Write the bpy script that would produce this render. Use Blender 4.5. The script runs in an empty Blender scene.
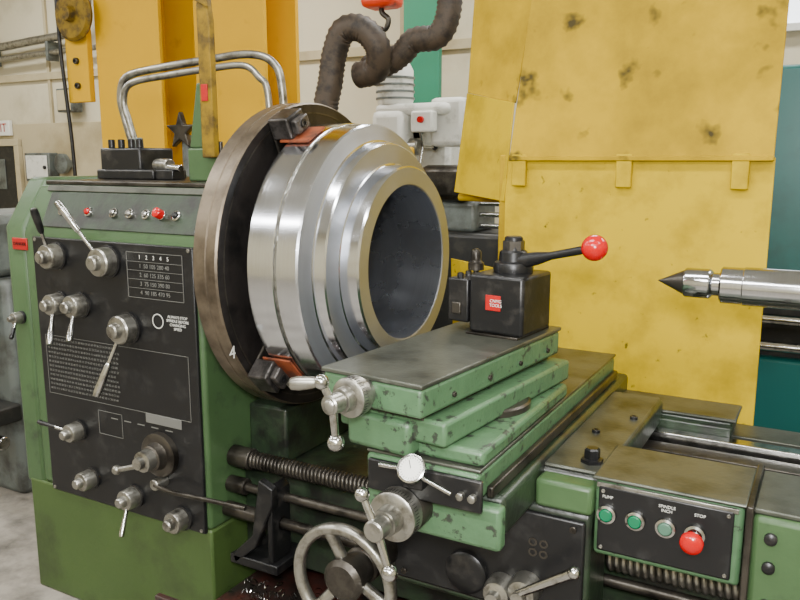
import bpy, bmesh, math, random
from mathutils import Vector, Matrix
random.seed(4)
COL=bpy.context.collection
# ---------------------------------------------------------------- materials
def lin(c):
    return tuple(((v/255)/12.92 if v/255<=.04045 else ((v/255+.055)/1.055)**2.4) for v in c)+(1,)
def mat(name,base,dirt=None,scale=6,lo=.5,hi=.62,rough=.5,metal=0,bump=.0,bscale=60,var=.25,drough=None,stretch=(1,1,1),spec=.5,spots=None):
    m=bpy.data.materials.new(name); m.use_nodes=True; nt=m.node_tree; b=nt.nodes["Principled BSDF"]
    N=nt.nodes.new; L=nt.links.new
    tc=N("ShaderNodeTexCoord"); mp=N("ShaderNodeMapping"); mp.inputs["Scale"].default_value=stretch
    L(tc.outputs["Object"],mp.inputs[0])
    b.inputs["Metallic"].default_value=metal; b.inputs["Roughness"].default_value=rough
    b.inputs["Specular IOR Level"].default_value=spec
    base=lin(base)
    n0=N("ShaderNodeTexNoise"); n0.inputs["Scale"].default_value=scale*.6; n0.inputs["Detail"].default_value=6; L(mp.outputs[0],n0.inputs["Vector"])
    mx0=N("ShaderNodeMix"); mx0.data_type='RGBA'
    mx0.inputs[6].default_value=tuple(v*(1-var) for v in base[:3])+(1,); mx0.inputs[7].default_value=tuple(min(1,v*(1+var)) for v in base[:3])+(1,)
    L(n0.outputs[0],mx0.inputs[0]); col=mx0.outputs[2]
    if dirt is not None:
        n1=N("ShaderNodeTexNoise"); n1.inputs["Scale"].default_value=scale; n1.inputs["Detail"].default_value=9; n1.inputs["Roughness"].default_value=.62
        L(mp.outputs[0],n1.inputs["Vector"])
        rp=N("ShaderNodeValToRGB"); rp.color_ramp.elements[0].position=lo; rp.color_ramp.elements[1].position=hi
        L(n1.outputs[0],rp.inputs[0])
        mx=N("ShaderNodeMix"); mx.data_type='RGBA'; L(rp.outputs[0],mx.inputs[0]); L(col,mx.inputs[6]); mx.inputs[7].default_value=lin(dirt)
        col=mx.outputs[2]
        if drough is not None:
            mr=N("ShaderNodeMapRange"); mr.inputs[3].default_value=rough; mr.inputs[4].default_value=drough
            L(rp.outputs[0],mr.inputs[0]); L(mr.outputs[0],b.inputs["Roughness"])
    if spots is not None:
        n3=N("ShaderNodeTexNoise"); n3.inputs["Scale"].default_value=spots[0]; n3.inputs["Detail"].default_value=3; L(tc.outputs["Object"],n3.inputs["Vector"])
        r3=N("ShaderNodeValToRGB"); r3.color_ramp.elements[0].position=spots[1]; r3.color_ramp.elements[1].position=spots[2]; L(n3.outputs[0],r3.inputs[0])
        m3=N("ShaderNodeMix"); m3.data_type='RGBA'; L(r3.outputs[0],m3.inputs[0]); L(col,m3.inputs[6]); m3.inputs[7].default_value=lin(spots[3]); col=m3.outputs[2]
    L(col,b.inputs["Base Color"])
    if bump:
        n2=N("ShaderNodeTexNoise"); n2.inputs["Scale"].default_value=bscale; n2.inputs["Detail"].default_value=4; L(mp.outputs[0],n2.inputs["Vector"])
        bp=N("ShaderNodeBump"); bp.inputs["Strength"].default_value=bump; bp.inputs["Distance"].default_value=.004
        L(n2.outputs[0],bp.inputs["Height"]); L(bp.outputs[0],b.inputs["Normal"])
    return m
def turned(name,base,rough=.2,aniso=.75,ringscale=220,rs=.25,metal=1,lowv=.72):
    m=bpy.data.materials.new(name); m.use_nodes=True; nt=m.node_tree; b=nt.nodes["Principled BSDF"]; N=nt.nodes.new; L=nt.links.new
    b.inputs["Metallic"].default_value=metal; b.inputs["Anisotropic"].default_value=aniso
    tg=N("ShaderNodeTangent"); tg.direction_type='RADIAL'; tg.axis='X'; L(tg.outputs[0],b.inputs["Tangent"])
    tc=N("ShaderNodeTexCoord"); mp=N("ShaderNodeMapping"); mp.inputs["Scale"].default_value=(1,.02,.02); L(tc.outputs["Object"],mp.inputs[0])
    n=N("ShaderNodeTexNoise"); n.inputs["Scale"].default_value=ringscale; n.inputs["Detail"].default_value=3; L(mp.outputs[0],n.inputs["Vector"])
    n2=N("ShaderNodeTexNoise"); n2.inputs["Scale"].default_value=9; n2.inputs["Detail"].default_value=7; L(tc.outputs["Object"],n2.inputs["Vector"])
    mx=N("ShaderNodeMix"); mx.data_type='RGBA'; bl=lin(base)
    mx.inputs[6].default_value=tuple(v*lowv for v in bl[:3])+(1,); mx.inputs[7].default_value=tuple(min(1,v*1.2) for v in bl[:3])+(1,)
    ad=N("ShaderNodeMath"); ad.operation='MULTIPLY_ADD'; ad.inputs[1].default_value=.5; L(n.outputs[0],ad.inputs[0])
    h=N("ShaderNodeMath"); h.operation='MULTIPLY'; h.inputs[1].default_value=.5; L(n2.outputs[0],h.inputs[0]); L(h.outputs[0],ad.inputs[2])
    L(ad.outputs[0],mx.inputs[0]); L(mx.outputs[2],b.inputs["Base Color"])
    mr=N("ShaderNodeMapRange"); mr.inputs[3].default_value=rough*.7; mr.inputs[4].default_value=rough*1.4; L(n2.outputs[0],mr.inputs[0]); L(mr.outputs[0],b.inputs["Roughness"])
    bp=N("ShaderNodeBump"); bp.inputs["Strength"].default_value=rs; bp.inputs["Distance"].default_value=.0006; L(n.outputs[0],bp.inputs["Height"]); L(bp.outputs[0],b.inputs["Normal"])
    return m
def emis(name,c,s):
    m=bpy.data.materials.new(name); m.use_nodes=True; b=m.node_tree.nodes["Principled BSDF"]
    b.inputs["Base Color"].default_value=lin(c); b.inputs["Emission Color"].default_value=lin(c); b.inputs["Emission Strength"].default_value=s
    return m
GREEN=mat("worn_green_paint",(60,84,52),(40,48,37),9,.54,.74,rough=.4,bump=.2,bscale=40,var=.25,drough=.5,spec=.4)
GREEN2=mat("chipped_green_paint",(70,100,70),(46,52,43),38,.575,.62,rough=.38,bump=.3,bscale=60,var=.28,drough=.45,spec=.4)
GREEND=mat("oily_dark_green_paint",(38,52,36),(26,27,24),10,.42,.62,rough=.34,bump=.25,var=.3)
BASEG=mat("green_base_paint",(60,80,38),(42,52,30),4,.5,.75,rough=.45,bump=.15,var=.22,spec=.4)
BLACKP=mat("black_panel",(21,21,22),(46,46,46),14,.54,.8,rough=.36,var=.2,bump=.05,spec=.35)
BLACK=mat("black_oxide",(24,24,25),(52,50,48),20,.52,.7,rough=.36,metal=.3,var=.2,bump=.1)
DARKST=mat("dark_worn_steel",(74,70,64),(36,33,29),9,.45,.62,rough=.36,metal=.75,bump=.15,var=.25)
PLATE=mat("scraped_table_steel",(80,82,73),(46,48,41),8,.45,.68,rough=.36,metal=.5,bump=.12,bscale=90,var=.25)
CHUCKR=mat("chuck_rim_steel",(114,103,88),(60,51,42),7,.42,.68,rough=.38,metal=.75,bump=.1,var=.2)
CHUCKF=mat("chuck_face_steel",(46,42,40),(24,23,22),9,.45,.62,rough=.42,metal=.6,bump=.1,var=.2)
JAW=mat("jaw_steel",(80,76,74),(42,40,38),22,.45,.6,rough=.36,metal=.6,bump=.2)
RUST=mat("rusty_shim",(130,62,30),(75,40,26),25,.45,.6,rough=.6,var=.3)
CHROME=mat("bright_steel",(194,194,192),(120,118,112),30,.5,.7,rough=.2,metal=1,var=.1,bump=.03)
SATIN=mat("satin_aluminium",(156,154,146),(86,82,74),25,.48,.7,rough=.32,metal=.9,var=.12,bump=.05)
YELLOW=mat("stained_yellow_guard",(190,160,0),(128,104,4),5,.46,.80,rough=.6,bump=.1,bscale=25,var=.16,spots=(26,.69,.76,(76,66,10)),spec=.15)
YELTOP=mat("grimy_yellow_guard",(176,144,4),(100,80,16),3.2,.40,.80,rough=.62,bump=.12,bscale=25,var=.22,spots=(10,.62,.74,(58,50,20)),spec=.15)
COLY=mat("yellow_column_paint",(208,160,0),(156,112,4),5,.60,.85,rough=.55,var=.1,spec=.2)
YOLD=mat("old_yellow_bar",(128,102,20),(72,58,30),16,.42,.62,rough=.55,bump=.2,spec=.2)
TEAL=mat("teal_machine_paint",(2,86,82),(6,58,56),3,.5,.75,rough=.4,var=.15)
TEALC=mat("teal_column_paint",(36,122,94),None,3,rough=.5,var=.1)
WHITEP=mat("white_machine_paint",(206,206,198),(140,138,126),9,.55,.75,rough=.45,var=.08)
HOSE=mat("brown_hose_rubber",(68,56,44),(36,30,24),18,.45,.65,rough=.6,var=.25)
ORANGE=mat("orange_hoist_paint",(215,55,6),(110,40,20),15,.55,.7,rough=.45)
REDB=mat("red_plastic",(176,2,8),None,5,rough=.18,var=.05)
REDL=mat("red_label",(160,8,10),None,30,rough=.4,var=.1)
MAROON=mat("maroon_tray_paint",(62,32,27),(32,28,25),8,.42,.58,rough=.42,var=.25)
GBUT=mat("green_button",(2,100,66),None,5,rough=.25,var=.1)
GREYB=mat("grey_green_button",(70,104,86),None,5,rough=.3,var=.1)
WHITEI=mat("white_ink",(190,190,184),None,5,rough=.6,var=.05)
DIMI=mat("dim_white_ink",(98,98,94),None,5,rough=.6,var=.05)
GREYM=mat("grey_machine_paint",(92,98,94),(54,54,50),8,.45,.65,rough=.45,var=.2)
CONC=mat("dirty_concrete",(140,134,124),(78,74,68),6,.42,.7,rough=.7,bump=.2,bscale=30,var=.2)
WALLM=mat("cream_wall_paint",(198,190,164),(164,154,124),1.2,.5,.75,rough=.7,var=.06)
WALLP=mat("tan_wall_panel",(176,164,132),(146,132,98),1.6,.5,.75,rough=.7,var=.06)
CEILM=mat("ceiling_paint",(206,206,202),None,2,rough=.8,var=.04)
DARKG=mat("dark_gap",(22,22,20),(40,38,33),12,.5,.6,rough=.55,var=.2)
FACEW=mat("dial_face_white",(222,222,214),None,5,rough=.3,var=.03)
STEELW=turned("turned_steel",(212,215,222),.14,.5,200,.12,lowv=.84)
STEELF=turned("faced_steel",(148,151,157),.36,.3,200,.15,metal=.8)
BOREM=turned("bored_steel",(176,180,188),.26,.35,240,.3,metal=.95)
QUILL=turned("ground_quill_steel",(200,202,206),.12,.4,200,.08)
# ---------------------------------------------------------------- helpers
def G(name,loc=(0,0,0)):
    e=bpy.data.objects.new(name,None); COL.objects.link(e); e.location=loc; e.empty_display_size=.1; return e
def fin(name,bm,m,parent,bev=0,smooth=True,seg=2,ang=40):
    bmesh.ops.recalc_face_normals(bm,faces=bm.faces)
    me=bpy.data.meshes.new(name); bm.to_mesh(me); bm.free()
    ob=bpy.data.objects.new(name,me); COL.objects.link(ob)
    for mm in (m if isinstance(m,(list,tuple)) else [m]): me.materials.append(mm)
    if bev:
        b=ob.modifiers.new("bevel",'BEVEL'); b.width=bev; b.segments=seg; b.limit_method='ANGLE'; b.angle_limit=math.radians(35)
    if smooth:
        for p in me.polygons: p.use_smooth=True
        try: me.set_sharp_from_angle(angle=math.radians(ang))
        except Exception: pass
    if parent is not None:
        ob.parent=parent; ob.matrix_parent_inverse=Matrix.Translation(-Vector(parent.location))
    return ob
def box(name,parent,x0,x1,y0,y1,z0,z1,m,bev=.004,rot=None,piv=None):
    bm=bmesh.new(); bmesh.ops.create_cube(bm,size=1)
    for v in bm.verts: v.co=Vector(((x0+x1)/2+v.co.x*(x1-x0),(y0+y1)/2+v.co.y*(y1-y0),(z0+z1)/2+v.co.z*(z1-z0)))
    if rot is not None:
        bmesh.ops.rotate(bm,verts=bm.verts,cent=piv,matrix=Matrix.Rotation(rot,3,'Z'))
    return fin(name,bm,m,parent,bev)
def frame(d):
    d=Vector(d).normalized(); a=Vector((0,0,1)) if abs(d.z)<.9 else Vector((1,0,0))
    s=d.cross(a).normalized(); t=s.cross(d).normalized(); return d,s,t
def rev(name,parent,o,axis,prof,m,seg=48,bev=0,mi=None,closed=False,ang=35):
    d,s,t=frame(axis); o=Vector(o); bm=bmesh.new(); rings=[]
    for a,r in prof:
        if r<1e-5: rings.append([bm.verts.new(o+d*a)])
        else: rings.append([bm.verts.new(o+d*a+(s*math.cos(2*math.pi*k/seg)+t*math.sin(2*math.pi*k/seg))*r) for k in range(seg)])
    n=len(rings); rg=range(n if closed else n-1)
    for i in rg:
        A=rings[i];B=rings[(i+1)%n]
        for k in range(seg):
            k2=(k+1)%seg
            if len(A)==1 and len(B)==1: continue
            if len(A)==1: f=bm.faces.new((A[0],B[k],B[k2]))
            elif len(B)==1: f=bm.faces.new((A[k],B[0],A[k2]))
            else: f=bm.faces.new((A[k],B[k],B[k2],A[k2]))
            if mi: f.material_index=mi[i]
    return fin(name,bm,m,parent,bev,ang=ang)
def cyl(name,parent,p0,p1,r,m,r2=None,seg=32,bev=0):
    p0=Vector(p0);p1=Vector(p1);L=(p1-p0).length; r2=r if r2 is None else r2; c=min(.003,r*.15,L*.3)
    return rev(name,parent,p0,p1-p0,[(0,0),(0,r-c),(c,r),(L-c,r2),(L,r2-c if r2>c else r2*.5),(L,0)],m,seg)
def ball(name,parent,c,r,m,sc=(1,1,1)):
    bm=bmesh.new(); bmesh.ops.create_uvsphere(bm,u_segments=28,v_segments=18,radius=r)
    for v in bm.verts: v.co=Vector((v.co.x*sc[0],v.co.y*sc[1],v.co.z*sc[2]))+Vector(c)
    return fin(name,bm,m,parent,ang=80)
def prism(name,parent,pts,axis,a0,a1,m,bev=.004,rot=None,piv=None):
    bm=bmesh.new(); 
    def mk(p,a):
        return {0:(a,p[0],p[1]),1:(p[0],a,p[1]),2:(p[0],p[1],a)}[axis]
    A=[bm.verts.new(mk(p,a0)) for p in pts]; B=[bm.verts.new(mk(p,a1)) for p in pts]
    bm.faces.new(A); bm.faces.new(B[::-1]); n=len(pts)
    for i in range(n): bm.faces.new((A[i],A[(i+1)%n],B[(i+1)%n],B[i]))
    if rot is not None: bmesh.ops.rotate(bm,verts=bm.verts,cent=piv,matrix=Matrix.Rotation(rot,3,'Z'))
    return fin(name,bm,m,parent,bev)
def sheet(name,parent,quad,th,m,nrm,bev=.002,nx=1):
    bm=bmesh.new(); n=Vector(nrm).normalized()*th
    A=[bm.verts.new(Vector(q)) for q in quad]; B=[bm.verts.new(Vector(q)+n) for q in quad]
    bm.faces.new(A); bm.faces.new(B[::-1]); k=len(quad)
    for i in range(k): bm.faces.new((A[i],A[(i+1)%k],B[(i+1)%k],B[i]))
    return fin(name,bm,m,parent,bev)
def cat(pts,n=10):
    P=[Vector(p) for p in pts]; P=[P[0]*2-P[1]]+P+[P[-1]*2-P[-2]]; out=[]
    for i in range(1,len(P)-2):
        for k in range(n):
            t=k/n; a,b,c,d=P[i-1],P[i],P[i+1],P[i+2]
            out.append(.5*((2*b)+(-a+c)*t+(2*a-5*b+4*c-d)*t*t+(-a+3*b-3*c+d)*t**3))
    out.append(P[-2]); return out
def tube(name,parent,pts,r,m,n=10,seg=16,corr=0,r1=None,step=None):
    C=cat(pts,n); bm=bmesh.new(); rings=[]; up=None
    if step:
        D=[C[0]]; acc=0
        for a,b in zip(C,C[1:]):
            d=(b-a).length
            while acc+d>=step:
                t=(step-acc)/d; a=a.lerp(b,t); D.append(a.copy()); d=(b-a).length; acc=0
            acc+=d
        C=D
    for i,c in enumerate(C):
        d=(C[min(i+1,len(C)-1)]-C[max(i-1,0)]).normalized()
        if up is None: up=frame(d)[1]
        s=(up-d*up.dot(d)).normalized(); up=s; t=d.cross(s)
        f=i/(len(C)-1); rr=(r if r1 is None else r+(r1-r)*f)*(1+(corr if i%2 else -corr))
        rings.append([bm.verts.new(c+(s*math.cos(2*math.pi*k/seg)+t*math.sin(2*math.pi*k/seg))*rr) for k in range(seg)])
    for A,B in zip(rings,rings[1:]):
        for k in range(seg): bm.faces.new((A[k],B[k],B[(k+1)%seg],A[(k+1)%seg]))
    bm.faces.new(rings[0]); bm.faces.new(rings[-1][::-1])
    return fin(name,bm,m,parent,ang=60)
def helix(name,parent,x0,x1,y,z,R,wr,pitch,m):
    n=int((x1-x0)/pitch*12)
    bm=bmesh.new(); prev=None
    for i in range(n+1):
        a=2*math.pi*i/12; x=x0+(x1-x0)*i/n
        rad=Vector((0,math.cos(a),math.sin(a))); c=Vector((x,y,z))+rad*R
        ring=[bm.verts.new(c+rad*wr*math.cos(q)+Vector((1,0,0))*wr*math.sin(q)) for q in [k*math.pi/3 for k in range(6)]]
        if prev:
            for k in range(6): bm.faces.new((prev[k],ring[k],ring[(k+1)%6],prev[(k+1)%6]))
        prev=ring
    return fin(name,bm,m,parent,ang=80)
def text(name,parent,s,loc,size,m,rot=(math.pi/2,0,0),al='CENTER',ex=.0004,sx=1):
    c=bpy.data.curves.new(name,'FONT'); c.body=s; c.size=size; c.extrude=ex; c.align_x=al; c.align_y='CENTER'; c.materials.append(m)
    ob=bpy.data.objects.new(name,c); COL.objects.link(ob); ob.location=loc; ob.rotation_euler=rot; ob.scale=(sx,1,1)
    if parent is not None:
        ob.parent=parent; ob.matrix_parent_inverse=Matrix.Translation(-Vector(parent.location))
    return ob
def bolt(name,parent,c,axis,r,h,m=None):
    m=m or BLACK; d,s,t=frame(axis); c=Vector(c)
    rev(name,parent,c,d,[(0,0),(0,r),(h*.85,r),(h,r*.88),(h,r*.5),(h*.5,r*.5),(h*.5,0)],m,20)

# ---------------------------------------------------------------- room
box("floor",None,-8.2,5,-6,4.2,-.1,0,CONC,0)
box("wall_back",None,-8.2,5,4.0,4.2,0,4.5,WALLM,0)
box("wall_left",None,-8.2,-8,-6,4.0,0,4.5,WALLM,0)
box("wall_right",None,4.8,5,-6,4.0,0,4.5,WALLM,0)
box("wall_front",None,-8,4.8,-6.2,-6,0,4.5,WALLM,0)
box("ceiling",None,-8.2,5,-6.2,4.2,4.5,4.6,CEILM,0)
for i,x in enumerate((-6.4,-4.9,-3.4,-1.9,-.4)):
    box("trim_%d"%(i+1),None,x-.02,x+.02,3.97,4.0,0,4.5,WALLP,.004)
box("trim_6",None,-8,4.8,3.96,4.0,2.42,2.5,WALLP,.004)
box("trim_7",None,-8,-3.2,3.95,4.0,1.0,1.95,WALLP,.006)
g=G("door_1",(-7.35,3.92,.86))
box("door_leaf",g,-7.7,-7.0,3.91,3.945,0.01,1.70,DARKG,.006)
box("door_glass",g,-7.5,-7.2,3.90,3.91,1.2,1.55,GREYM,.004)
box("door_head",g,-7.78,-6.92,3.89,3.945,1.70,1.78,WALLP,.006)
box("door_jamb_1",g,-7.78,-7.7,3.89,3.945,0,1.70,WALLP,.004)
box("door_jamb_2",g,-7.0,-6.92,3.89,3.945,0,1.70,WALLP,.004)
cyl("door_handle",g,(-7.06,3.87,.95),(-7.06,3.91,.95),.025,CHROME)
g=G("exit_sign",(-7.3,3.9,1.9))
box("sign_box",g,-7.44,-7.06,3.9,3.945,1.82,1.99,FACEW,.006)
text("sign_text",g,"EXIT",(-7.25,3.895,1.905),.14,REDL)
g=G("electrical_box",(-6.5,3.85,1.45))
box("cabinet",g,-6.72,-6.3,3.82,3.945,1.3,1.62,GREYM,.01)
box("door_face",g,-6.69,-6.33,3.81,3.82,1.33,1.59,WHITEP,.005)
cyl("latch",g,(-6.36,3.79,1.46),(-6.36,3.82,1.46),.02,BLACK)
rev("dial_gauge",g,(-6.15,3.9,1.5),(0,-1,0),[(0,0),(0,.11),(.05,.11),(.06,.09),(.06,0)],GREYM)
box("gauge_mount",g,-6.3,-6.05,3.9,3.945,1.46,1.54,GREYM,.004)
g=G("electrical_box.001",(-5.9,3.85,2.1))
box("cabinet",g,-6.1,-5.85,3.82,3.955,2.05,2.3,GREYM,.01)
box("door_face",g,-6.08,-5.87,3.81,3.82,2.07,2.28,WALLP,.005)
g=G("wall_pipe",(-6,3.85,2.8))
tube("pipe",g,[(-7.9,3.85,2.75),(-6.5,3.85,2.82),(-5.9,3.85,2.86),(-5.6,3.85,3.0),(-5.5,3.85,3.6),(-5.5,3.85,4.45)],.045,SATIN)
tube("pipe_lower",g,[(-7.9,3.86,2.62),(-6.5,3.86,2.68),(-4.4,3.86,2.7),(-3.4,3.86,2.7)],.03,SATIN)
for x in (-7.2,-6.2,-5.2,-4.2): box("clamp",g,x-.02,x+.02,3.82,3.96,2.6,2.8,GREYM,.003)
g=G("window_1",(1.15,3.93,2.85))
WINP=emis("daylight_glass",(235,242,250),2.5)
box("glass",g,.75,1.75,3.93,3.95,2.42,3.3,WINP,0)
for a,b,c,d in ((.7,.75,2.37,3.35),(1.75,1.8,2.37,3.35),(.7,1.8,2.37,2.42),(.7,1.8,3.3,3.35),(1.23,1.27,2.42,3.3)): box("window_frame",g,a,b,3.9,3.955,c,d,WHITEP,.004)
def column(name,x0,x1,y,zt,m):
    g=G(name,((x0+x1)/2,y,0))
    box("flange_front",g,x0,x1,y,y+.03,0.02,zt,m,.004)
    box("web",g,(x0+x1)/2-.02,(x0+x1)/2+.02,y+.03,y+.3,0.02,zt,m,.003)
    box("flange_back",g,x0,x1,y+.3,y+.33,0.02,zt,m,.004)
    box("base_plate",g,x0-.08,x1+.08,y-.08,y+.41,0,.025,m,.004)
    for a in (x0-.04,x1+.04):
        bolt("anchor_bolt",g,(a,y-.04,.02),(0,0,1),.02,.03)
    return g
g=column("crane_column",-2.70,-2.16,1.5,4.48,COLY)
box("side_flange",g,-2.93,-2.73,1.46,1.5,1.9,4.48,COLY,.004)
box("side_flange_tie",g,-2.76,-2.66,1.47,1.5,3.0,3.1,COLY,.004)
rev("pulley_disc",g,(-2.80,1.46,2.42),(0,-1,0),[(0,0),(0,.14),(.03,.16),(.05,.14),(.05,.05),(.09,.04),(.09,0)],YOLD,40)
for z in (2.0,2.15): bolt("flange_bolt",g,(-2.83,1.46,z),(0,-1,0),.02,.02,DARKST)
tube("cable",g,[(-2.96,1.44,2.6),(-2.95,1.44,2.2),(-2.93,1.44,1.95),(-2.9,1.44,1.5),(-2.9,1.44,.5)],.012,BLACK,n=4)
column("crane_column.001",-2.0,-1.48,1.62,4.48,COLY)
g=G("teal_column",(-1.6,3.4,0))
box("post",g,-1.44,-1.27,3.3,3.45,0,4.5,TEALC,.006)
box("post_flange",g,-1.5,-1.21,3.27,3.3,0,4.5,TEALC,.004)
g=G("star_knob_valve",(-1.83,1.35,0))
cyl("stand_pipe",g,(-1.83,1.35,0),(-1.83,1.35,1.68),.03,GREYM)
rev("flange",g,(-1.83,1.35,0),(0,0,1),[(0,0),(0,.12),(.02,.12),(.02,0)],GREYM)
pts=[]
for k in range(10):
    a=math.pi/2+k*math.pi/5; rr=.11 if k%2==0 else .045; pts.append((-1.83+rr*math.cos(a),1.70+rr*math.sin(a)))
prism("star_handle",g,pts,1,1.29,1.33,DARKST,.008)
# ---------------------------------------------------------------- hoses
g=G("extraction_hose",(-.9,1.5,2.1))
tube("hose_body",g,[(-.98,1.5,1.55),(-.99,1.5,1.8),(-.96,1.5,1.93),(-.93,1.5,2.08),(-.87,1.5,2.19),(-.77,1.52,2.19),(-.70,1.55,2.10),(-.74,1.6,2.0),(-.86,1.62,1.98)],.066,HOSE,corr=.05,step=.014)
g=G("extraction_hose.001",(-.5,1.6,2.2))
tube("hose_body",g,[(-.84,1.66,2.02),(-.72,1.66,2.03),(-.62,1.66,2.08),(-.55,1.66,2.14),(-.42,1.66,2.15),(-.36,1.66,2.26),(-.36,1.66,2.45),(-.38,1.66,3.0),(-.4,1.66,4.45)],.062,HOSE,corr=.05,step=.014)
g=G("chain_hoist",(-.8,1.9,2.5))
box("hoist_body",g,-.98,-.78,1.82,1.98,2.36,2.62,ORANGE,.03)
rev("hoist_drum",g,(-1.0,1.9,2.5),(1,0,0),[(0,0),(0,.08),(.02,.1),(.22,.1),(.24,.08),(.24,0)],ORANGE)
tube("hook",g,[(-.88,1.9,2.4),(-.88,1.9,2.34),(-.84,1.9,2.3),(-.86,1.9,2.25),(-.91,1.9,2.26)],.015,DARKST)
cyl("chain",g,(-.88,1.9,2.6),(-.88,1.9,4.48),.012,DARKST)
# ---------------------------------------------------------------- milling machine
g=G("milling_machine",(-1.0,2.6,0))
box("base",g,-1.35,-.65,2.3,3.2,0,.25,GREYM,.02)
prism("column",g,[(-1.2,2.6),(-.8,2.6),(-.74,3.1),(-1.26,3.1)],2,.25,1.68,WHITEP,.03)
box("ram",g,-1.14,-.86,2.2,3.1,1.62,1.78,WHITEP,.03)
box("head",g,-1.10,-.86,2.12,2.4,1.5,1.84,WHITEP,.05)
box("belt_housing",g,-1.08,-.60,2.14,2.46,1.80,1.87,WHITEP,.03)
rev("motor",g,(-1.0,2.26,1.87),(0,0,1),[(0,0),(0,.10),(.02,.11),(.20,.11),(.24,.09),(.26,.05),(.26,0)],WHITEP)
for k in range(4): rev("motor_fin",g,(-1.0,2.26,1.9+k*.04),(0,0,1),[(0,.10),(0,.118),(.012,.118),(.012,.10)],GREYM,closed=True)
box("control_switch",g,-.80,-.66,2.08,2.16,1.70,1.82,WHITEP,.012)
rev("red_switch",g,(-.73,2.08,1.77),(0,-1,0),[(0,0),(0,.02),(.02,.018),(.02,0)],REDB,20)
box("variable_speed_box",g,-.74,-.52,2.2,2.5,1.62,1.9,WHITEP,.03)
cyl("quill",g,(-.98,2.2,1.34),(-.98,2.2,1.52),.06,CHROME)
cyl("spindle",g,(-.98,2.2,1.2),(-.98,2.2,1.34),.035,CHROME)
rev("feed_dial",g,(-.86,2.2,1.62),(1,0,0),[(0,0),(0,.05),(.05,.05),(.06,.04),(.06,0)],SATIN)
for a in (0,2.09,4.19):
    tube("feed_spoke",g,[(-.78,2.2,1.62),(-.77,2.2+.14*math.cos(a),1.62+.14*math.sin(a))],.008,CHROME,n=2)
    ball("spoke_ball",g,(-.77,2.2+.14*math.cos(a),1.62+.14*math.sin(a)),.02,BLACK)
box("knee",g,-1.2,-.76,2.1,2.6,.7,.95,GREYM,.02)
box("table",g,-1.6,-.3,2.05,2.45,.95,1.05,GREYM,.01)
cyl("knee_screw",g,(-.98,2.2,.2),(-.98,2.2,.72),.04,CHROME)
g=G("coolant_unit",(-.2,1.3,0))
box("cabinet",g,-.5,.2,1.2,1.7,0,1.22,DARKG,.02)
box("top_block",g,-.35,-.02,1.25,1.5,1.22,1.36,GREYM,.02)
for z in (1.25,1.3,1.35): cyl("rod",g,(-.02,1.3,z),(.4,1.28,z),.012,CHROME)
box("yellow_cover",g,-.62,-.3,1.15,1.2,.9,1.6,COLY,.01)
box("grey_motor_cover",g,-.28,-.05,1.2,1.45,1.36,1.52,DARKST,.03)
cyl("pump",g,(-.42,1.35,1.22),(-.42,1.35,1.5),.08,WHITEP)
# ---------------------------------------------------------------- teal machine on right
g=G("teal_machining_center",(1.9,1.9,0))
box("enclosure",g,1.05,3.0,1.7,2.6,.95,1.93,TEAL,.02)
box("lower_cabinet",g,1.0,3.0,1.75,2.6,0.02,.68,TEAL,.02)
box("chip_opening",g,1.1,3.0,1.8,2.6,.66,.97,DARKG,.0)
for z in (.74,.86): cyl("guide_bar",g,(1.0,1.72,z),(3.0,1.72,z),.022,CHROME)
for x in (1.08,2.95): box("bar_bracket",g,x-.04,x+.04,1.68,1.82,.68,.95,DARKST,.006)
box("feet",g,1.1,2.9,1.8,2.5,0,.03,BLACK,.0)
g=G("bench_grinder_stand",(-2.1,.5,0))
prism("body",g,[(-2.45,.15),(-1.8,.15),(-1.75,.95),(-2.45,.95)],2,0,1.02,GREYM,.03)
box("head",g,-2.35,-1.85,.1,.8,1.02,1.3,GREYM,.04)
rev("drum",g,(-2.1,.1,.98),(0,-1,0),[(0,0),(0,.17),(.02,.19),(.1,.19),(.12,.17),(.12,.06),(.16,.05),(.16,0)],GREYM)
rev("handwheel_rim",g,(-2.15,-.05,.62),(0,-1,0),[(0,.13),(0,.16),(.025,.16),(.025,.13)],SATIN,closed=True,bev=.004)
cyl("handwheel_hub",g,(-2.15,.16,.62),(-2.15,-.09,.62),.03,SATIN)
for a in (.4,2.5,4.6): tube("wheel_spoke",g,[(-2.15,-.06,.62),(-2.15+.14*math.cos(a),-.06,.62+.14*math.sin(a))],.012,SATIN,n=2)
for z in (.3,.8): cyl("guide_rod",g,(-2.4,.05,z),(-1.75,.05,z),.03,CHROME)
box("black_tray",g,-2.3,-1.75,-.12,.15,.38,.46,DARKG,.01)

# ================================================================ LATHE
L=G("lathe",(0,0,0))
prism("headstock_base",L,[(-.312,.0),(.5,.0),(.5,.42),(-.312,.42)],0,-1.06,-.2,BASEG,.008)
prism("headstock_casting",L,[(-.31,.42),(.5,.42),(.5,1.46),(-.235,1.46),(-.31,1.30)],0,-.985,-.2,GREEN,.012)
prism("gear_cover",L,[(-.308,.40),(.48,.40),(.48,1.485),(-.2,1.485),(-.308,1.32)],0,-1.085,-.987,GREEN,.015)
box("headstock_top_plate",L,-.97,-.21,-.22,.48,1.46,1.475,DARKST,.004)
box("panel",L,-.925,-.215,-.322,-.308,.41,1.295,BLACKP,.004)
sl=math.atan2(.075,.16)
def onslope(x,s,off=0):
    return Vector((x,-.31+.075*s-off*math.cos(sl),1.30+.16*s+off*math.sin(sl)))
sn=Vector((0,-math.cos(sl),math.sin(sl)))
q=[onslope(-.90,.16,.001),onslope(-.225,.16,.001),onslope(-.225,.86,.001),onslope(-.90,.86,.001)]
sheet("indicator_strip",L,q,.004,GREEND,sn)
q=[onslope(-.925,.87,.001),onslope(-.22,.87,.001),onslope(-.22,.99,.001),onslope(-.925,.99,.001)]
sheet("top_trim",L,q,.006,PLATE,sn)
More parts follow.
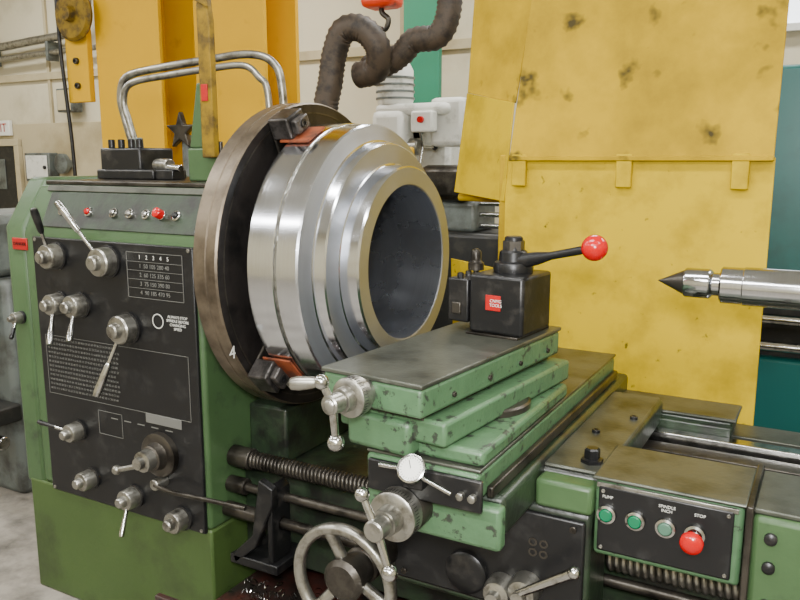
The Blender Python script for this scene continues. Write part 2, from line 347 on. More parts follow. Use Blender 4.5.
for i,(x,mm) in enumerate([(-.815,CHROME),(-.69,REDB),(-.575,CHROME),(-.505,SATIN),(-.435,CHROME),(-.37,REDB),(-.31,BLACK)]):
    p=onslope(x,.48,.004)
    rev("indicator_bezel_%d"%i,L,p,sn,[(0,0),(0,.017),(.008,.016),(.010,.012),(.004,.011),(.004,0)],CHROME,24)
    rr=.015 if i==5 else .010
    rev("indicator_lens_%d"%i,L,p,sn,[(0,0),(0,rr),(.014 if i!=5 else .03,rr),(.018 if i!=5 else .034,rr*.6),(.018 if i!=5 else .034,0)],mm,24)
    box("indicator_label_%d"%i,L,x-.02,x+.02,p.y-.016,p.y-.0135,p.z-.045,p.z-.035,DIMI,0)
sheet("red_name_plate",L,[(-1.04,-.309,1.245),(-.965,-.309,1.245),(-.965,-.309,1.285),(-1.04,-.309,1.285)],.006,REDL,(0,-1,0))
text("name_plate_lines",L,"DANGER",(-1.0,-.3165,1.265),.016,BLACK)
def levknob(i,x,z,r,end,grip,gr=.011,y0=-.322,depth=.06):
    rev("knob_skirt_%d"%i,L,(x,y0,z),(0,-1,0),[(0,0),(0,r*1.12),(.008,r*1.12),(.01,r),(.01,0)],BLACK,40)
    rev("knob_%d"%i,L,(x,y0-.01,z),(0,-1,0),[(0,0),(0,r),(depth*.6,r*.98),(depth*.68,r*.9),(depth*.7,r*.55),(depth,r*.5),(depth+.004,r*.4),(depth+.004,0)],SATIN,40)
    if end:
        a=Vector((x,y0-depth*.5,z)); b=Vector((end[0],y0-depth-.03,end[1])); d=(b-a)
        m1=a+d*.5
        cyl("lever_rod_%d"%i,L,a+d*.15,m1,.006,CHROME)
        rev("lever_grip_%d"%i,L,m1,d,[(0,0),(0,.007),(.01,gr*.8),(d.length*.4,gr),(d.length*.49,gr*.8),(d.length*.5,0)],grip,20)
levknob(1,-.800,1.238,.040,(-.78,1.395),BLACK,.013)
levknob(2,-.560,1.235,.045,(-.67,1.42),CHROME,.012)
levknob(3,-.80,1.082,.035,(-.755,.965),CHROME)
levknob(4,-.70,1.085,.037,(-.66,.985),CHROME)
levknob(5,-.49,1.032,.045,(-.555,.825),CHROME,.013)
levknob(6,-.755,.655,.031,(-.85,.695),BLACK,.008)
levknob(7,-.71,.495,.032,None,CHROME)
levknob(8,-.51,.474,.034,(-.485,.375),CHROME,.009)
levknob(9,-.305,.446,.035,None,CHROME)
levknob(10,-1.03,1.01,.02,(-1.0,.95),BLACK,.008,y0=-.308,depth=.04)
rev("feed_dial_ring",L,(-.38,-.322,.642),(0,-1,0),[(0,0),(0,.070),(.02,.070),(.024,.062),(.024,.045),(.03,.042),(.05,.04),(.054,.035),(.054,0)],DARKST)
rev("feed_dial_hub",L,(-.38,-.376,.642),(0,-1,0),[(0,0),(0,.034),(.03,.032),(.034,.02),(.05,.018),(.05,0)],SATIN)
cyl("feed_dial_arm",L,(-.38,-.40,.632),(-.47,-.42,.606),.008,SATIN)
ball("feed_dial_arm_ball",L,(-.475,-.42,.604),.015,SATIN)
cyl("shift_pivot",L,(-.375,-.32,.555),(-.375,-.37,.555),.018,SATIN)
tube("shift_rod",L,[(-.375,-.365,.555),(-.29,-.37,.55),(-.15,-.37,.557),(-.02,-.36,.557)],.007,DARKST,n=4)
def rect_outline(name,x0,x1,z0,z1,w,m,y=-.3235):
    for k,(a,b,c,d) in enumerate([(x0,x1,z1-w,z1),(x0,x1,z0,z0+w),(x0,x0+w,z0,z1),(x1-w,x1,z0,z1)]): box(name+"_%d"%k,L,a,b,y,y+.002,c,d,m,0)
rect_outline("speed_chart_frame",-.485,-.255,1.13,1.27,.0014,DIMI)
rows=["1    2    3    4    5","1  50 105 280 40","2  60 125 335 60","3  75 150 390 80","4  90 185 470 95"]
for k,s in enumerate(rows): text("speed_chart_row_%d"%k,L,s,(-.37,-.3235,1.255-k*.027),.018,WHITEI if k==0 else DIMI)
for k in range(1,5): box("speed_chart_line_%d"%k,L,-.485,-.255,-.3235,-.322,1.268-k*.027,1.269-k*.027,DIMI,0)
rev("direction_symbol",L,(-.365,-.3235,1.065),(0,-1,0),[(0,.020),(0,.023),(.001,.023),(.001,.020)],WHITEI,closed=True)
text("warning_text",L,"ALWAYS STOP\nSPINDLE BEFORE\nCHANGING\nSPEED",(-.285,-.3235,1.065),.012,WHITEI)
for k in range(12):
    s=" ".join(str(random.randint(1,99)) for _ in range(26))
    text("thread_chart_row_%d"%k,L,s,(-.885,-.3235,.955-k*.0155),.0105,DIMI,al='LEFT')
rect_outline("thread_chart_frame",-.895,-.25,.765,.968,.0012,DIMI)
for k in range(5):
    box("feed_plate_line_%d"%k,L,-.60+k*.06,-.57+k*.06,-.3235,-.322,.72,.723,DIMI,0)
box("small_plate",L,-.44,-.29,-.325,-.322,.735,.765,DIMI,.001)
rect_outline("feed_chart_frame",-.66,-.55,.66,.74,.0012,DIMI)
for zz in (.42,1.285):
    for xx in (-.91,-.23): bolt("panel_screw",L,(xx,-.322,zz),(0,-1,0),.006,.003,SATIN)
rev("spindle_nose",L,(-.2,0,1.25),(1,0,0),[(0,0),(0,.26),(.03,.26),(.04,.2),(.12,.2),(.12,0)],DARKST)

# --- items on headstock top
g=G("hydraulic_control_block",(-.85,0.05,1.5))
box("block",g,-.93,-.73,-.02,.14,1.476,1.585,BLACK,.008)
box("lower_block",g,-.93,-.65,-.04,.12,1.476,1.51,BLACK,.006)
for x in (-.90,-.85,-.80,-.76): cyl("post",g,(x,.01,1.585),(x,.01,1.615),.012,BLACK)
cyl("socket",g,(-.69,.02,1.525),(-.61,.0,1.525),.022,SATIN)
cyl("key_bar",g,(-.63,.0,1.52),(-.54,-.02,1.515),.012,CHROME)
box("key_rest",g,-.65,-.57,-.03,.03,1.476,1.51,BLACK,.004)
tube("conduit_1",g,[(-.88,.1,1.565),(-.92,.1,1.68),(-.94,.1,1.77),(-.90,.1,1.84),(-.76,.12,1.865),(-.58,.16,1.885),(-.42,.2,1.90),(-.33,.22,1.87),(-.30,.23,1.78),(-.29,.23,1.476)],.014,SATIN)
tube("conduit_2",g,[(-.82,.06,1.565),(-.86,.06,1.68),(-.88,.06,1.75),(-.84,.06,1.81),(-.70,.1,1.835),(-.56,.13,1.85),(-.42,.17,1.86),(-.36,.18,1.82),(-.33,.19,1.76),(-.32,.19,1.476)],.012,SATIN)
cyl("fitting",g,(-.88,.1,1.575),(-.885,.1,1.62),.022,GREYM); cyl("fitting",g,(-.82,.06,1.575),(-.825,.06,1.62),.020,GREYM)
g=G("guard_hinge_post",(-.35,0,1.5))
box("bracket",g,-.43,-.30,-.10,-.05,1.476,1.58,GREEN,.006)
prism("bracket_arm",g,[(-.43,1.58),(-.36,1.58),(-.345,1.78),(-.39,1.78)],1,-.09,-.06,GREEN,.005)
prism("yellow_bar",g,[(-.345,1.55),(-.295,1.55),(-.295,1.95),(-.305,2.03),(-.33,2.06),(-.345,2.0)],1,-.125,-.10,YOLD,.004)
box("bar_bolt_plate",g,-.36,-.29,-.10,-.088,1.56,1.60,DARKST,.003)
prism("yellow_strap",g,[(-.38,2.03),(-.295,1.99),(-.295,2.01),(-.38,2.055)],1,-.13,-.125,YOLD,.002)
box("tag",g,-.335,-.31,-.129,-.125,1.72,1.77,REDL,.001)

# --- rods
cyl("leadscrew_collar",L,(-.2,-.2,.63),(-.12,-.2,.63),.034,DARKST)
helix("leadscrew_cover_spring",L,-.12,.42,-.2,.63,.022,.0065,.0135,DARKST)
cyl("leadscrew",L,(-.2,-.2,.63),(3,-.2,.62),.018,DARKST)
helix("leadscrew_thread",L,.98,1.7,-.2,.60,.028,.0085,.0165,SATIN)
cyl("feed_rod",L,(-.2,-.22,.545),(3,-.22,.545),.014,DARKST)
cyl("control_rod",L,(-.2,-.24,.47),(3,-.24,.47),.016,DARKST)
cyl("feed_rod_collar",L,(-.2,-.22,.545),(-.13,-.22,.545),.026,DARKST)
cyl("control_rod_collar",L,(-.2,-.24,.47),(.02,-.24,.47),.024,DARKST)
prism("rod_bracket",L,[(-.02,.62),(.03,.60),(.03,.55),(-.04,.40),(-.12,.33),(-.13,.36),(-.05,.44),(-.03,.56)],1,-.3,-.27,BLACK,.004)
prism("rod_bracket_rib",L,[(.0,.60),(.02,.58),(.02,.36),(.0,.36)],1,-.29,-.20,BLACK,.004)
box("rod_bracket_foot",L,-.14,.04,-.30,-.1,.33,.36,BLACK,.004)

# --- bed
prism("bed_casting",L,[(-.15,.28),(.45,.28),(.45,.70),(.40,.745),(.16,.745),(.14,.70),(.02,.70),(0,.745),(-.13,.745),(-.15,.72)],0,.34,3.0,GREEND,.006)
prism("bed_gap_casting",L,[(-.15,.28),(.45,.28),(.45,.60),(-.15,.60)],0,-.2,.34,GREEND,.006)
prism("bed_way_front",L,[(-.14,.745),(-.02,.745),(-.02,.765),(-.06,.785),(-.12,.785),(-.14,.77)],0,.34,3.0,PLATE,.002)
box("bed_way_rear",L,.34,3.0,.22,.265,.745,.785,CHROME,.003)
box("bed_way_inner",L,.34,3.0,.13,.20,.74,.765,DARKST,.003)
box("bed_way_outer",L,.34,3.0,.32,.44,.745,.775,PLATE,.003)
for x in (1.2,1.7,2.2): box("bed_cross_rib",L,x,x+.05,.0,.16,.6,.73,GREEND,.004)
box("bed_foot",L,1.6,3.0,-.3,.5,.0,.3,BASEG,.01)
box("headstock_riser",L,-.2,-.05,-.12,.45,.6,.78,GREEND,.01)
prism("chip_tray",L,[(-.55,.16),(.62,.16),(.62,.34),(.60,.34),(.60,.20),(-.52,.20),(-.54,.34),(-.56,.34)],0,-.19,3.0,MAROON,.004)
box("tray_plinth",L,-.1,2.9,-.35,.5,0,.16,MAROON,.006)
bm=bmesh.new()
for k in range(170):
    c=Vector((random.uniform(-.17,.45),random.uniform(-.5,-.17),.203)); a0=random.random()*6.28; R=random.uniform(.004,.014); w=.0012; pr=None
    ax=Vector((math.cos(a0),math.sin(a0),.15)).normalized(); _,s,t=frame(ax)
    for j in range(14):
        a=j*.75; p=c+ax*(j*.0028)+(s*math.cos(a)+t*math.sin(a))*R+Vector((0,0,R))
        q0=bm.verts.new(p-ax*w); q1=bm.verts.new(p+ax*w)
        if pr: bm.faces.new((pr[0],q0,q1,pr[1]))
        pr=(q0,q1)
fin("swarf_curls",bm,CHROME,L)

# --- saddle & apron
prism("saddle",L,[(.42,.79),(1.0,.79),(1.0,.86),(.42,.86)],1,-.36,.30,GREEND,.012)
box("saddle_top_right",L,.86,.995,-.355,.28,.858,.868,PLATE,.006)
box("saddle_bridge",L,.56,.862,-.60,.46,.79,.878,GREEND,.012)
box("saddle_bridge_front",L,.56,.868,-.635,-.60,.775,.868,GREEN2,.010)
prism("saddle_wing_step",L,[(.862,.79),(.99,.79),(.99,.855),(.862,.855)],1,-.42,-.36,GREEN,.01)
box("saddle_rear_cover",L,.82,1.19,.29,.43,.775,.822,GREEND,.008)
box("saddle_rear_cover_top",L,.81,1.20,.28,.44,.822,.832,PLATE,.006)
box("saddle_rear_lip",L,.82,1.19,.268,.29,.752,.81,GREEND,.004)
prism("apron",L,[(-.40,.50),(-.25,.46),(-.25,.80),(-.37,.80),(-.40,.78)],0,.44,.985,GREEND,.01)
box("apron_front_plate",L,.50,.975,-.412,-.398,.52,.77,BLACKP,.006)
rev("apron_cap",L,(.70,-.412,.585),(0,-1,0),[(0,0),(0,.052),(.012,.052),(.018,.044),(.02,0)],BLACK,40)
for i,(x,z) in enumerate([(.79,.57),(.85,.59)]):
    rev("apron_knob_%d"%i,L,(x,-.412,z),(0,-1,0),[(0,0),(0,.036),(.03,.035),(.045,.030),(.05,.016),(.07,.015),(.07,0)],SATIN,36)
cyl("apron_lever",L,(.85,-.47,.60),(.98,-.50,.70),.009,CHROME,r2=.012)
ball("apron_lever_end",L,(.98,-.50,.70),.014,CHROME)
for x,z in ((.53,.75),(.95,.75),(.53,.54),(.95,.54)): bolt("apron_bolt",L,(x,-.412,z),(0,-1,0),.008,.005,DARKST)
for x,z in ((.86,.70),(.885,.70),(.86,.675),(.885,.675)): rev("oil_sight_ring",L,(x,-.411,z),(0,-1,0),[(0,.006),(0,.010),(.003,.010),(.003,.006)],DARKST,20,closed=True)
rev("clamp_screw",L,(.955,-.30,.868),(0,0,1),[(0,0),(0,.026),(.008,.026),(.01,.018),(.03,.018),(.034,.014),(.034,0)],BLACK,6)
bolt("saddle_bolt_1",L,(.91,-.1,.868),(0,0,1),.010,.008); bolt("saddle_bolt_2",L,(.97,.05,.868),(0,0,1),.010,.008)
def wheel(cx,cz,y,R,m):
    n=56; bm=bmesh.new(); k=12; rings=[]
    for i in range(n):
        a=2*math.pi*i/n; d=Vector((math.cos(a),0,math.sin(a)))
        rings.append([bm.verts.new(Vector((cx,y,cz))+d*(R+.014*math.cos(2*math.pi*j/k))+Vector((0,.017*math.sin(2*math.pi*j/k),0))) for j in range(k)])
    for i in range(n):
        A=rings[i];B=rings[(i+1)%n]
        for j in range(k): bm.faces.new((A[j],B[j],B[(j+1)%k],A[(j+1)%k]))
    fin("handwheel_rim",bm,m,L,ang=80)
HW=Vector((.465,0,.582))
wheel(HW.x,HW.z,-.585,.126,SATIN)
for a in (1.9,4.0,6.0): tube("handwheel_spoke",L,[(HW.x,-.56,HW.z),(HW.x+.06*math.cos(a),-.57,HW.z+.06*math.sin(a)),(HW.x+.12*math.cos(a),-.585,HW.z+.12*math.sin(a))],.014,SATIN,n=3)
rev("handwheel_hub",L,(HW.x,-.39,HW.z),(0,-1,0),[(0,0),(0,.046),(.12,.046),(.125,.04),(.17,.052),(.20,.052),(.21,.04),(.212,0)],DARKST,36)
tube("handwheel_handle",L,[(.585,-.585,.56),(.588,-.62,.558),(.59,-.66,.556),(.59,-.69,.556)],.012,CHROME,n=4)
# --- control box
box("control_box_body",L,.99,1.285,-.40,-.20,.70,.872,GREEN2,.01)
box("control_box_top",L,.985,1.29,-.405,-.19,.872,.88,PLATE,.004)
box("control_box_face",L,1.0,1.268,-.408,-.398,.715,.862,BLACKP,.004)
box("control_box_lip",L,.995,1.275,-.406,-.399,.858,.868,SATIN,.001)
for i,(x,mm) in enumerate([(1.020,GBUT),(1.080,GBUT),(1.141,GREYB),(1.198,REDB)]):
    z=.803-i*.001
    rev("button_bezel_%d"%i,L,(x,-.408,z),(0,-1,0),[(0,0),(0,.021),(.010,.020),(.012,.015),(.005,.014),(.005,0)],CHROME,32)
    if i<3: rev("button_%d"%i,L,(x,-.410,z),(0,-1,0),[(0,0),(0,.0135),(.012,.0135),(.014,.011),(.014,0)],mm,32)
    else:
        rev("emergency_stop_stem",L,(x,-.410,z-.008),(0,-1,0),[(0,0),(0,.012),(.02,.012),(.02,0)],CHROME,24)
        rev("emergency_stop",L,(x-.002,-.428,z-.008),(0,-1,0),[(0,0),(0,.019),(.006,.023),(.014,.022),(.02,.016),(.023,.008),(.023,0)],mm,32)
for x,s in ((1.020,"PUMP"),(1.141,"SPINDLE\nINCH"),(1.205,"STOP")):
    text("button_label",L,s,(x,-.4085,.840),.009,WHITEI)
for x in (1.01,1.258):
    for z in (.725,.852): bolt("face_screw",L,(x,-.408,z),(0,-1,0),.004,.003,SATIN)
prism("saddle_end_block",L,[(1.30,-.40),(1.6,-.40),(1.6,-.16),(1.30,-.16)],2,.60,.86,GREEN,.012)
box("saddle_end_plate",L,1.288,1.302,-.41,-.16,.66,.88,DARKST,.003)
box("saddle_end_top",L,1.30,1.6,-.39,-.17,.86,.872,PLATE,.004)
for x,z in ((1.335,.82),(1.335,.76),(1.40,.82),(1.335,.68),(1.41,.70)): rev("end_bolt",L,(x,-.40,z),(0,-1,0),[(0,0),(0,.012),(.008,.012),(.012,.006),(.012,0)],BLACK,20)
# --- cross slide
box("cross_slide",L,.575,.83,-.66,.40,.885,.942,GREEN2,.008)
box("cross_slide_top",L,.573,.832,-.655,.405,.942,.950,PLATE,.003)
box("cross_slide_gib",L,.83,.845,-.62,.38,.88,.905,DARKST,.004)
box("cross_slide_front_plate",L,.585,.842,-.672,-.66,.868,.935,BLACK,.004)
for x in (.80,.825): rev("stop_knob",L,(x,-.672,.90),(0,-1,0),[(0,0),(0,.008),(.012,.008),(.014,.005),(.014,0)],SATIN,20)
# --- compound rest
PV=(.635,-.38,0); RT=math.radians(-6)
box("swivel_block",L,.585,.834,-.645,-.10,.950,.985,GREEN2,.010)
rev("swivel_ring",L,(.705,-.36,.98),(0,0,1),[(0,0),(0,.115),(.018,.115),(.022,.11),(.022,0)],DARKST,56)
prism("compound_base",L,[(.53,-.66),(.795,-.66),(.795,-.055),(.53,-.055)],2,.988,1.04,GREEN2,.008,RT,PV)
prism("compound_dovetail",L,[(.55,1.035),(.745,1.035),(.73,1.06),(.565,1.06)],1,-.66,-.07,DARKST,.002,RT,PV)
box("compound_top_slide",L,.52,.765,-.70,-.055,1.052,1.112,GREEN2,.008,RT,PV)
box("compound_top_plate",L,.517,.768,-.703,-.052,1.112,1.122,PLATE,.003,RT,PV)
R3=Matrix.Rotation(RT,3,'Z')
def rp(x,y,z):
    v=R3@(Vector((x,y,z))-Vector((PV[0],PV[1],0))); return v+Vector((PV[0],PV[1],0))
def rd(x,y,z): return R3@Vector((x,y,z))
for y in (-.58,-.43,-.28,-.13): bolt("gib_screw",L,rp(.765,y,1.075),rd(1,0,0),.006,.005,DARKST)
box("compound_lower_front",L,.56,.72,-.675,-.62,.955,1.03,GREEN2,.012,RT,PV)
o=rp(.627,-.70,1.085)
rev("compound_dial",L,o,rd(0,-1,0),[(0,0),(0,.030),(.02,.030),(.022,.040),(.05,.040),(.053,.036),(.055,.026),(.075,.024),(.075,0)],SATIN,48)
for k in range(40):
    a=2*math.pi*k/40; c=o+rd(.0403*math.cos(a),-.036,.0403*math.sin(a))
    cyl("dial_tick",L,c,c+rd(0,-.010,0),.0007,BLACK,seg=4)
o2=o+rd(0,-.075,0)
cyl("compound_hub",L,o2,o2+rd(0,-.035,0),.020,SATIN)
def ballcrank(o2,e1,e2,h,nm):
    c=o2+rd(0,-.022,0)
    cyl(nm+"_arm_1",L,c,c+Vector(e1),.009,CHROME,r2=.007); cyl(nm+"_arm_2",L,c,c+Vector(e2),.009,CHROME,r2=.007)
    ball(nm+"_hub_ball",L,c,.019,SATIN)
    ball(nm+"_end_1",L,c+Vector(e1),.015,CHROME); ball(nm+"_end_2",L,c+Vector(e2),.017,CHROME)
    b=c+Vector(e1)
    if h: rev(nm+"_handle",L,b,h,[(0,0),(0,.008),(.02,.012),(.045,.014),(.06,.012),(.07,0)],SATIN,24)
ballcrank(o2,(-.018,-.01,.044),(.006,0,-.076),(-1,-.35,-.12),"compound_crank")
o=Vector((.665,-.66,.838))
rev("cross_feed_boss",L,(.675,-.62,.838),(0,-1,0),[(0,0),(0,.045),(.05,.045),(.06,.04),(.06,0)],DARKST)
rev("cross_feed_dial",L,o,(0,-1,0),[(0,0),(0,.036),(.012,.036),(.014,.052),(.05,.052),(.054,.047),(.056,.03),(.085,.028),(.085,0)],SATIN,48)
for k in range(50):
    a=2*math.pi*k/50; c=o+Vector((.0523*math.cos(a),-.03,.0523*math.sin(a)))
    cyl("dial_tick",L,c,c+Vector((0,-.012,0)),.0008,BLACK,seg=4)
o2=o+Vector((0,-.085,0))
cyl("cross_feed_hub",L,o2,o2+Vector((0,-.04,0)),.022,SATIN)
ballcrank(o2,(-.032,0,.064),(.03,0,-.085),None,"cross_feed_crank")

# --- dial indicator
IC=Vector((.705,-.695,.940)); ID=Vector((0.1,-.8,.6))
g=G("dial_indicator",IC)
rev("case",g,IC,ID,[(0,0),(0,.028),(.012,.029),(.016,.029),(.017,.026),(.015,.025),(.015,0)],CHROME,40)
rev("face",g,IC+ID.normalized()*.0152,ID,[(0,0),(0,.024),(.0006,.024),(.0006,0)],FACEW,40)
d,s,t=frame(ID); c=IC+d*.0162
cyl("needle",g,c,c+(s*.4+t*.9)*.018,.0008,BLACK,seg=6)
for k in range(24):
    a=2*math.pi*k/24; e=s*math.cos(a)+t*math.sin(a); cyl("tick",g,c+e*.019,c+e*.022,.0005,BLACK,seg=4)
cyl("plunger",g,IC+Vector((.025,-.005,-.01)),IC+Vector((.09,-.015,-.025)),.004,CHROME)
cyl("stem",g,IC+Vector((-.08,.005,-.005)),IC+Vector((-.02,0,0)),.005,CHROME)
box("mount",g,.68,.725,-.695,-.672,.90,.945,BLACK,.003)

# --- tool post
g=G("tool_post",(.70,-.2,1.12))
r4=math.radians(-6); DX=.028
def tb(n,x0,x1,y0,y1,z0,z1,m,b=.004): return box(n,g,x0+DX,x1+DX,y0,y1,z0,z1,m,b,r4,(.68+DX,-.18,0))
tb("base_pad",.60,.74,-.27,-.09,1.122,1.128,DARKST,.001)
tb("block",.605,.75,-.265,-.105,1.128,1.272,BLACK,.008)
tb("dovetail",.592,.606,-.235,-.14,1.14,1.255,BLACK,.003)
tb("tool_holder",.535,.594,-.25,-.125,1.145,1.255,BLACK,.005)
tb("tool_bar",.548,.575,-.255,-.10,1.165,1.195,DARKST,.003)
tb("label",.652,.692,-.267,-.265,1.187,1.224,REDL,.0005)
text("label_text",g,"CNMG\nTOOLS",Vector((.700,-.2705,1.206)),.0105,WHITEI,rot=(math.pi/2,0,r4))
for y in (-.23,-.19,-.15): 
    rev("holder_screw",g,(.565+DX+(y+.19)*.1,y,1.255),(0,0,1),[(0,0),(0,.008),(.012,.008),(.014,.005),(.014,0)],BLACK,6)
cyl("height_stud",g,(.585+DX,-.19,1.25),(.585+DX,-.19,1.325),.006,DARKST)
rev("height_nut",g,(.585+DX,-.19,1.272),(0,0,1),[(0,0),(0,.02),(.018,.02),(.02,.016),(.024,.013),(.045,.013),(.05,.010),(.05,0)],DARKST,28)
C0=Vector((.680+DX,-.18,1.272))
rev("clamp_hub",g,C0,(0,0,1),[(0,0),(0,.048),(.012,.050),(.024,.046),(.028,.036),(.05,.034),(.054,.03),(.054,.024),(.085,.022),(.088,.018),(.088,0)],BLACK,36)
rev("clamp_nut",g,C0+Vector((0,0,.054)),(0,0,1),[(0,0),(0,.027),(.022,.027),(.024,.024),(.024,0)],DARKST,6)
B=Vector((.922,-.235,1.348))
a=C0+Vector((.02,-.01,.028)); dd=B-a
rev("handle",g,a,dd,[(0,0),(0,.019),(.05,.016),(.09,.0095),(dd.length-.02,.010),(dd.length,.010),(dd.length,0)],BLACK,24)
ball("red_ball",g,B,.030,REDB)

# --- tailstock
rev("tailstock_quill",L,(1.165,0,1.25),(1,0,0),[(0,0),(0,.040),(.004,.044),(.05,.044),(.052,.046),(.60,.046),(.60,0)],QUILL,56)
rev("live_center",L,(1.02,0,1.25),(1,0,0),[(0,0.0005),(.062,.030),(.064,.034),(.068,.036),(.12,.036),(.124,.033),(.128,.028),(.145,.028),(.145,0)],[DARKST,QUILL],48,mi=[0,0,1,1,1,1,1,1])
prism("tailstock_body",L,[(-.13,.80),(.38,.80),(.30,.98),(.12,1.05),(.15,1.25),(.10,1.36),(0,1.40),(-.10,1.36),(-.15,1.25),(-.10,1.05),(-.13,.98)],0,1.72,2.2,GREEN,.02)
rev("tailstock_collar",L,(1.66,0,1.25),(1,0,0),[(0,.0),(0,.09),(.06,.11),(.08,.11),(.08,0)],GREEN)
rev("tailstock_wheel",L,(2.28,0,1.25),(1,0,0),[(0,.13),(0,.16),(.03,.16),(.03,.13)],SATIN,closed=True,bev=.005)
cyl("tailstock_wheel_hub",L,(2.2,0,1.25),(2.32,0,1.25),.03,SATIN)
for a in (0,2.09,4.19): tube("tailstock_spoke",L,[(2.295,0,1.25),(2.295,.14*math.cos(a),1.25+.14*math.sin(a))],.012,SATIN,n=2)

# --- chuck
g=G("lathe_chuck",(-.04,0,1.25))
rev("body",g,(-.085,0,1.25),(1,0,0),[(0,.2),(0,.455),(.006,.462),(.045,.462),(.048,.458),(.051,.462),(.080,.462),(.085,.457),(.085,.30),(.08,.295),(.08,.16),(.0,.15)],[CHUCKR,CHUCKF],96,closed=True,mi=[0,0,0,0,0,0,0,1,1,1,1,1],ang=30)
for rr in (.33,.43): rev("face_groove",g,(.0005,0,1.25),(1,0,0),[(0,rr),(0,rr+.004),(.001,rr+.004),(.001,rr)],DARKST,96,closed=True)
for k,ad in enumerate((116,224,346)):
    a=math.radians(ad); er=Vector((0,math.cos(a),math.sin(a))); et=Vector((0,-math.sin(a),math.cos(a))); ex=Vector((1,0,0)); c=Vector((0,0,1.25))
    def jb(nm,r0,r1,w,x0,x1,m,bev=.005):
        bm=bmesh.new(); vs=[]
        for rr in (r0,r1):
            for ww in (-w,w):
                for xx in (x0,x1): vs.append(bm.verts.new(c+er*rr+et*ww+ex*xx))
        for f in ((0,1,3,2),(4,6,7,5),(0,4,5,1),(2,3,7,6),(0,2,6,4),(1,5,7,3)): bm.faces.new([vs[i] for i in f])
        fin(nm,bm,m,g,bev)
    jb("master_jaw_%d"%k,.20,.459,.032,-.01,.006,DARKST)
    jb("jaw_%d"%k,.405,.466,.04,.004,.070,JAW)
    jb("jaw_step_%d"%k,.415,.455,.03,.070,.092,JAW)
    jb("shim_%d"%k,.4005,.406,.045,.03,.125,RUST,.0)
    cc=c+er*.437+ex*.092
    rev("jaw_screw_%d"%k,g,cc,(1,0,0),[(0,0),(0,.012),(.004,.012),(.004,.006),(.001,.006),(.001,0)],BLACK,20)
for ad in (290,50):
    a=math.radians(ad); rev("key_socket",g,Vector((-.04,.459*math.cos(a),1.25+.459*math.sin(a))),(0,math.cos(a),math.sin(a)),[(0,0),(0,.022),(.004,.022),(.004,.012),(0.0,.012)],BLACK,24)
text("chalk_mark",g,"4",(.0016,-.412,1.03),.05,WHITEI,rot=(math.pi/2,0,math.pi/2))

# --- workpiece
g=G("steel_ring_workpiece",(.17,0,1.25))
prof=[(.045,.232),(.045,.390),(.051,.399),(.132,.399),(.1335,.397),(.135,.392),(.141,.392),(.143,.395),(.204,.395),(.209,.391),(.222,.350),(.224,.345),(.254,.341),(.258,.337),(.262,.284),(.264,.280),(.313,.277),(.318,.272),(.318,.226),(.315,.223),(.045,.223)]
mi=[1,0,0,0,0,0,0,0,0,1,0,0,0,1,0,0,0,1,1,2,1]
rev("ring_body",g,(0,0,1.25),(1,0,0),prof,[STEELW,STEELF,BOREM],160,closed=True,mi=mi,ang=22)
bm=bmesh.new(); n=220; prev=None; first=None
for i in range(n):
    a=2*math.pi*i/n; w=.0022+.0014*random.random(); h=.3955+.0022*random.random(); x=.138+.002*(random.random()-.5)
    ring=[bm.verts.new((x+dx,rr*math.cos(a),1.25+rr*math.sin(a))) for dx,rr in ((-w,.3915),(0,h),(w,.3915))]
    if prev:
        for k in range(2): bm.faces.new((prev[k],ring[k],ring[k+1],prev[k+1]))
    else: first=ring
    prev=ring
for k in range(2): bm.faces.new((prev[k],first[k],first[k+1],prev[k+1]))
fin("groove_burr",bm,SATIN,g,smooth=False)

# ---------------------------------------------------------------- splash guard
g=G("splash_guard",(.8,.6,1.3))
box("lower_sheet",g,.375,1.222,.60,.606,.62,1.55,YELLOW,.002)
sheet("upper_sheet",g,[(.395,.585,1.545),(1.219,.585,1.545),(1.219,.72,2.25),(.43,.72,2.25)],.006,YELTOP,(0,-1,.2))
box("fold_lip",g,.395,1.219,.575,.60,1.54,1.556,YELTOP,.003)
for x in (.43,.785,1.13): box("hanger_tab",g,x-.025,x+.025,.578,.60,1.455,1.562,YELLOW,.004)
sheet("side_wing_upper",g,[(.40,.625,1.735),(.44,.718,2.25),(.17,.80,2.25),(.15,.78,1.79)],.006,YELTOP,(-.5,-1,0))
sheet("side_wing_lower",g,[(.402,.605,1.735),(.145,.785,1.79),(.09,.80,1.42),(.375,.60,1.40)],.006,YELLOW,(-.5,-1,0))
sheet("side_wing_bottom",g,[(.375,.60,.62),(.10,.80,.62),(.08,.80,1.16),(.375,.60,1.16)],.006,YELLOW,(-.5,-1,0))
box("frame_post",g,.35,.38,.606,.65,.62,1.56,YELTOP,.004)
cyl("frame_tube",g,(.1,.82,1.4),(1.2,.64,1.4),.015,YELTOP)
for x in (.5,1.1): box("support_leg",g,x-.03,x+.03,.61,.66,0,.7,GREEND,.004)

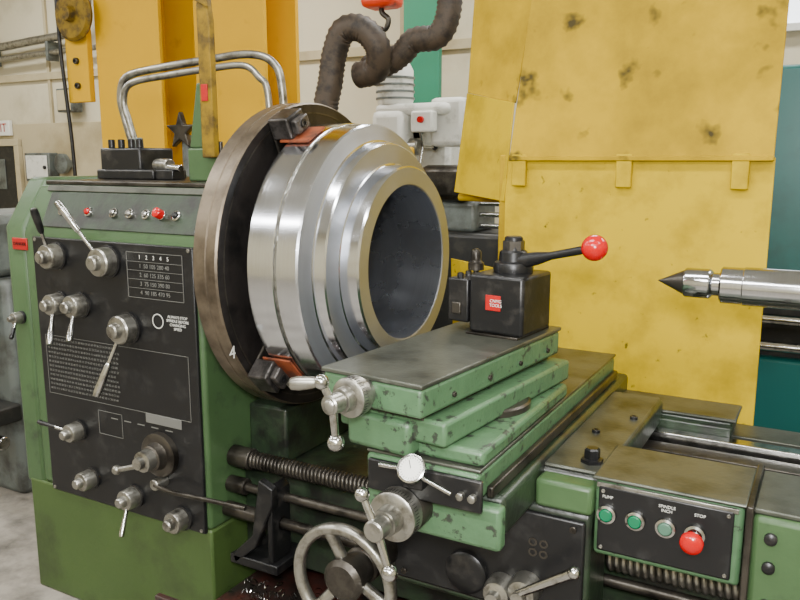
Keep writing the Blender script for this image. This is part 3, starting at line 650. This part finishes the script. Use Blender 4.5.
# ---------------------------------------------------------------- lights
TUBE=emis("fluorescent_tube",(250,252,250),9)
def tubelight(i,x,y,z,en,lx=1.6,ly=.4):
    g=G("fluorescent_light"+("" if i==0 else ".%03d"%i),(x,y,z))
    box("housing",g,x-lx/2-.05,x+lx/2+.05,y-ly/2,y+ly/2,z+.05,z+.11,WHITEP,.01)
    cyl("hanger",g,(x,y,z+.1),(x,y,4.5),.012,SATIN)
    for dy in (-.1,.1): cyl("tube",g,(x-lx/2,y+dy,z+.02),(x+lx/2,y+dy,z+.02),.02,TUBE,seg=12)
    l=bpy.data.lights.new("lamp",'AREA'); l.shape='RECTANGLE'; l.size=lx; l.size_y=ly; l.energy=en; l.color=(1,.99,.96)
    o=bpy.data.objects.new("lamp",l); COL.objects.link(o); o.location=(x,y,z-.02); o.parent=g; o.matrix_parent_inverse=Matrix.Translation(-Vector(g.location))
k=0
for x in (-6,-3,0,3):
    for y in (-4,-1.2,2.3):
        tubelight(k,x,y,3.9,84); k+=1
tubelight(k,1.0,-3.0,2.9,90,1.6,.3); k+=1  # unseen fixture added behind the camera to streak a highlight on the workpiece
l=bpy.data.lights.new("flash",'AREA'); l.size=.2; l.energy=66; l.color=(1,1,.99)
o=bpy.data.objects.new("flash_lamp",l); COL.objects.link(o); o.location=(1.5,-2.15,1.8)
o.rotation_euler=(Vector((.3,0,1.1))-o.location).to_track_quat('-Z','Y').to_euler()
w=bpy.data.worlds.new("world"); bpy.context.scene.world=w; w.use_nodes=True
w.node_tree.nodes["Background"].inputs[0].default_value=(.8,.85,.9,1); w.node_tree.nodes["Background"].inputs[1].default_value=.3
# ---------------------------------------------------------------- camera
C=Vector((1.39,-1.98,1.544)); r=Vector((.874,.486,0)).normalized(); p=math.radians(10.2)
f=Vector((-r.y,r.x,0))*math.cos(p)-Vector((0,0,1))*math.sin(p)
cam=bpy.data.objects.new("camera",bpy.data.cameras.new("camera")); COL.objects.link(cam)
cam.location=C; cam.rotation_euler=f.to_track_quat('-Z','Y').to_euler(); cam.data.lens=35.1; cam.data.sensor_width=36
bpy.context.scene.camera=cam
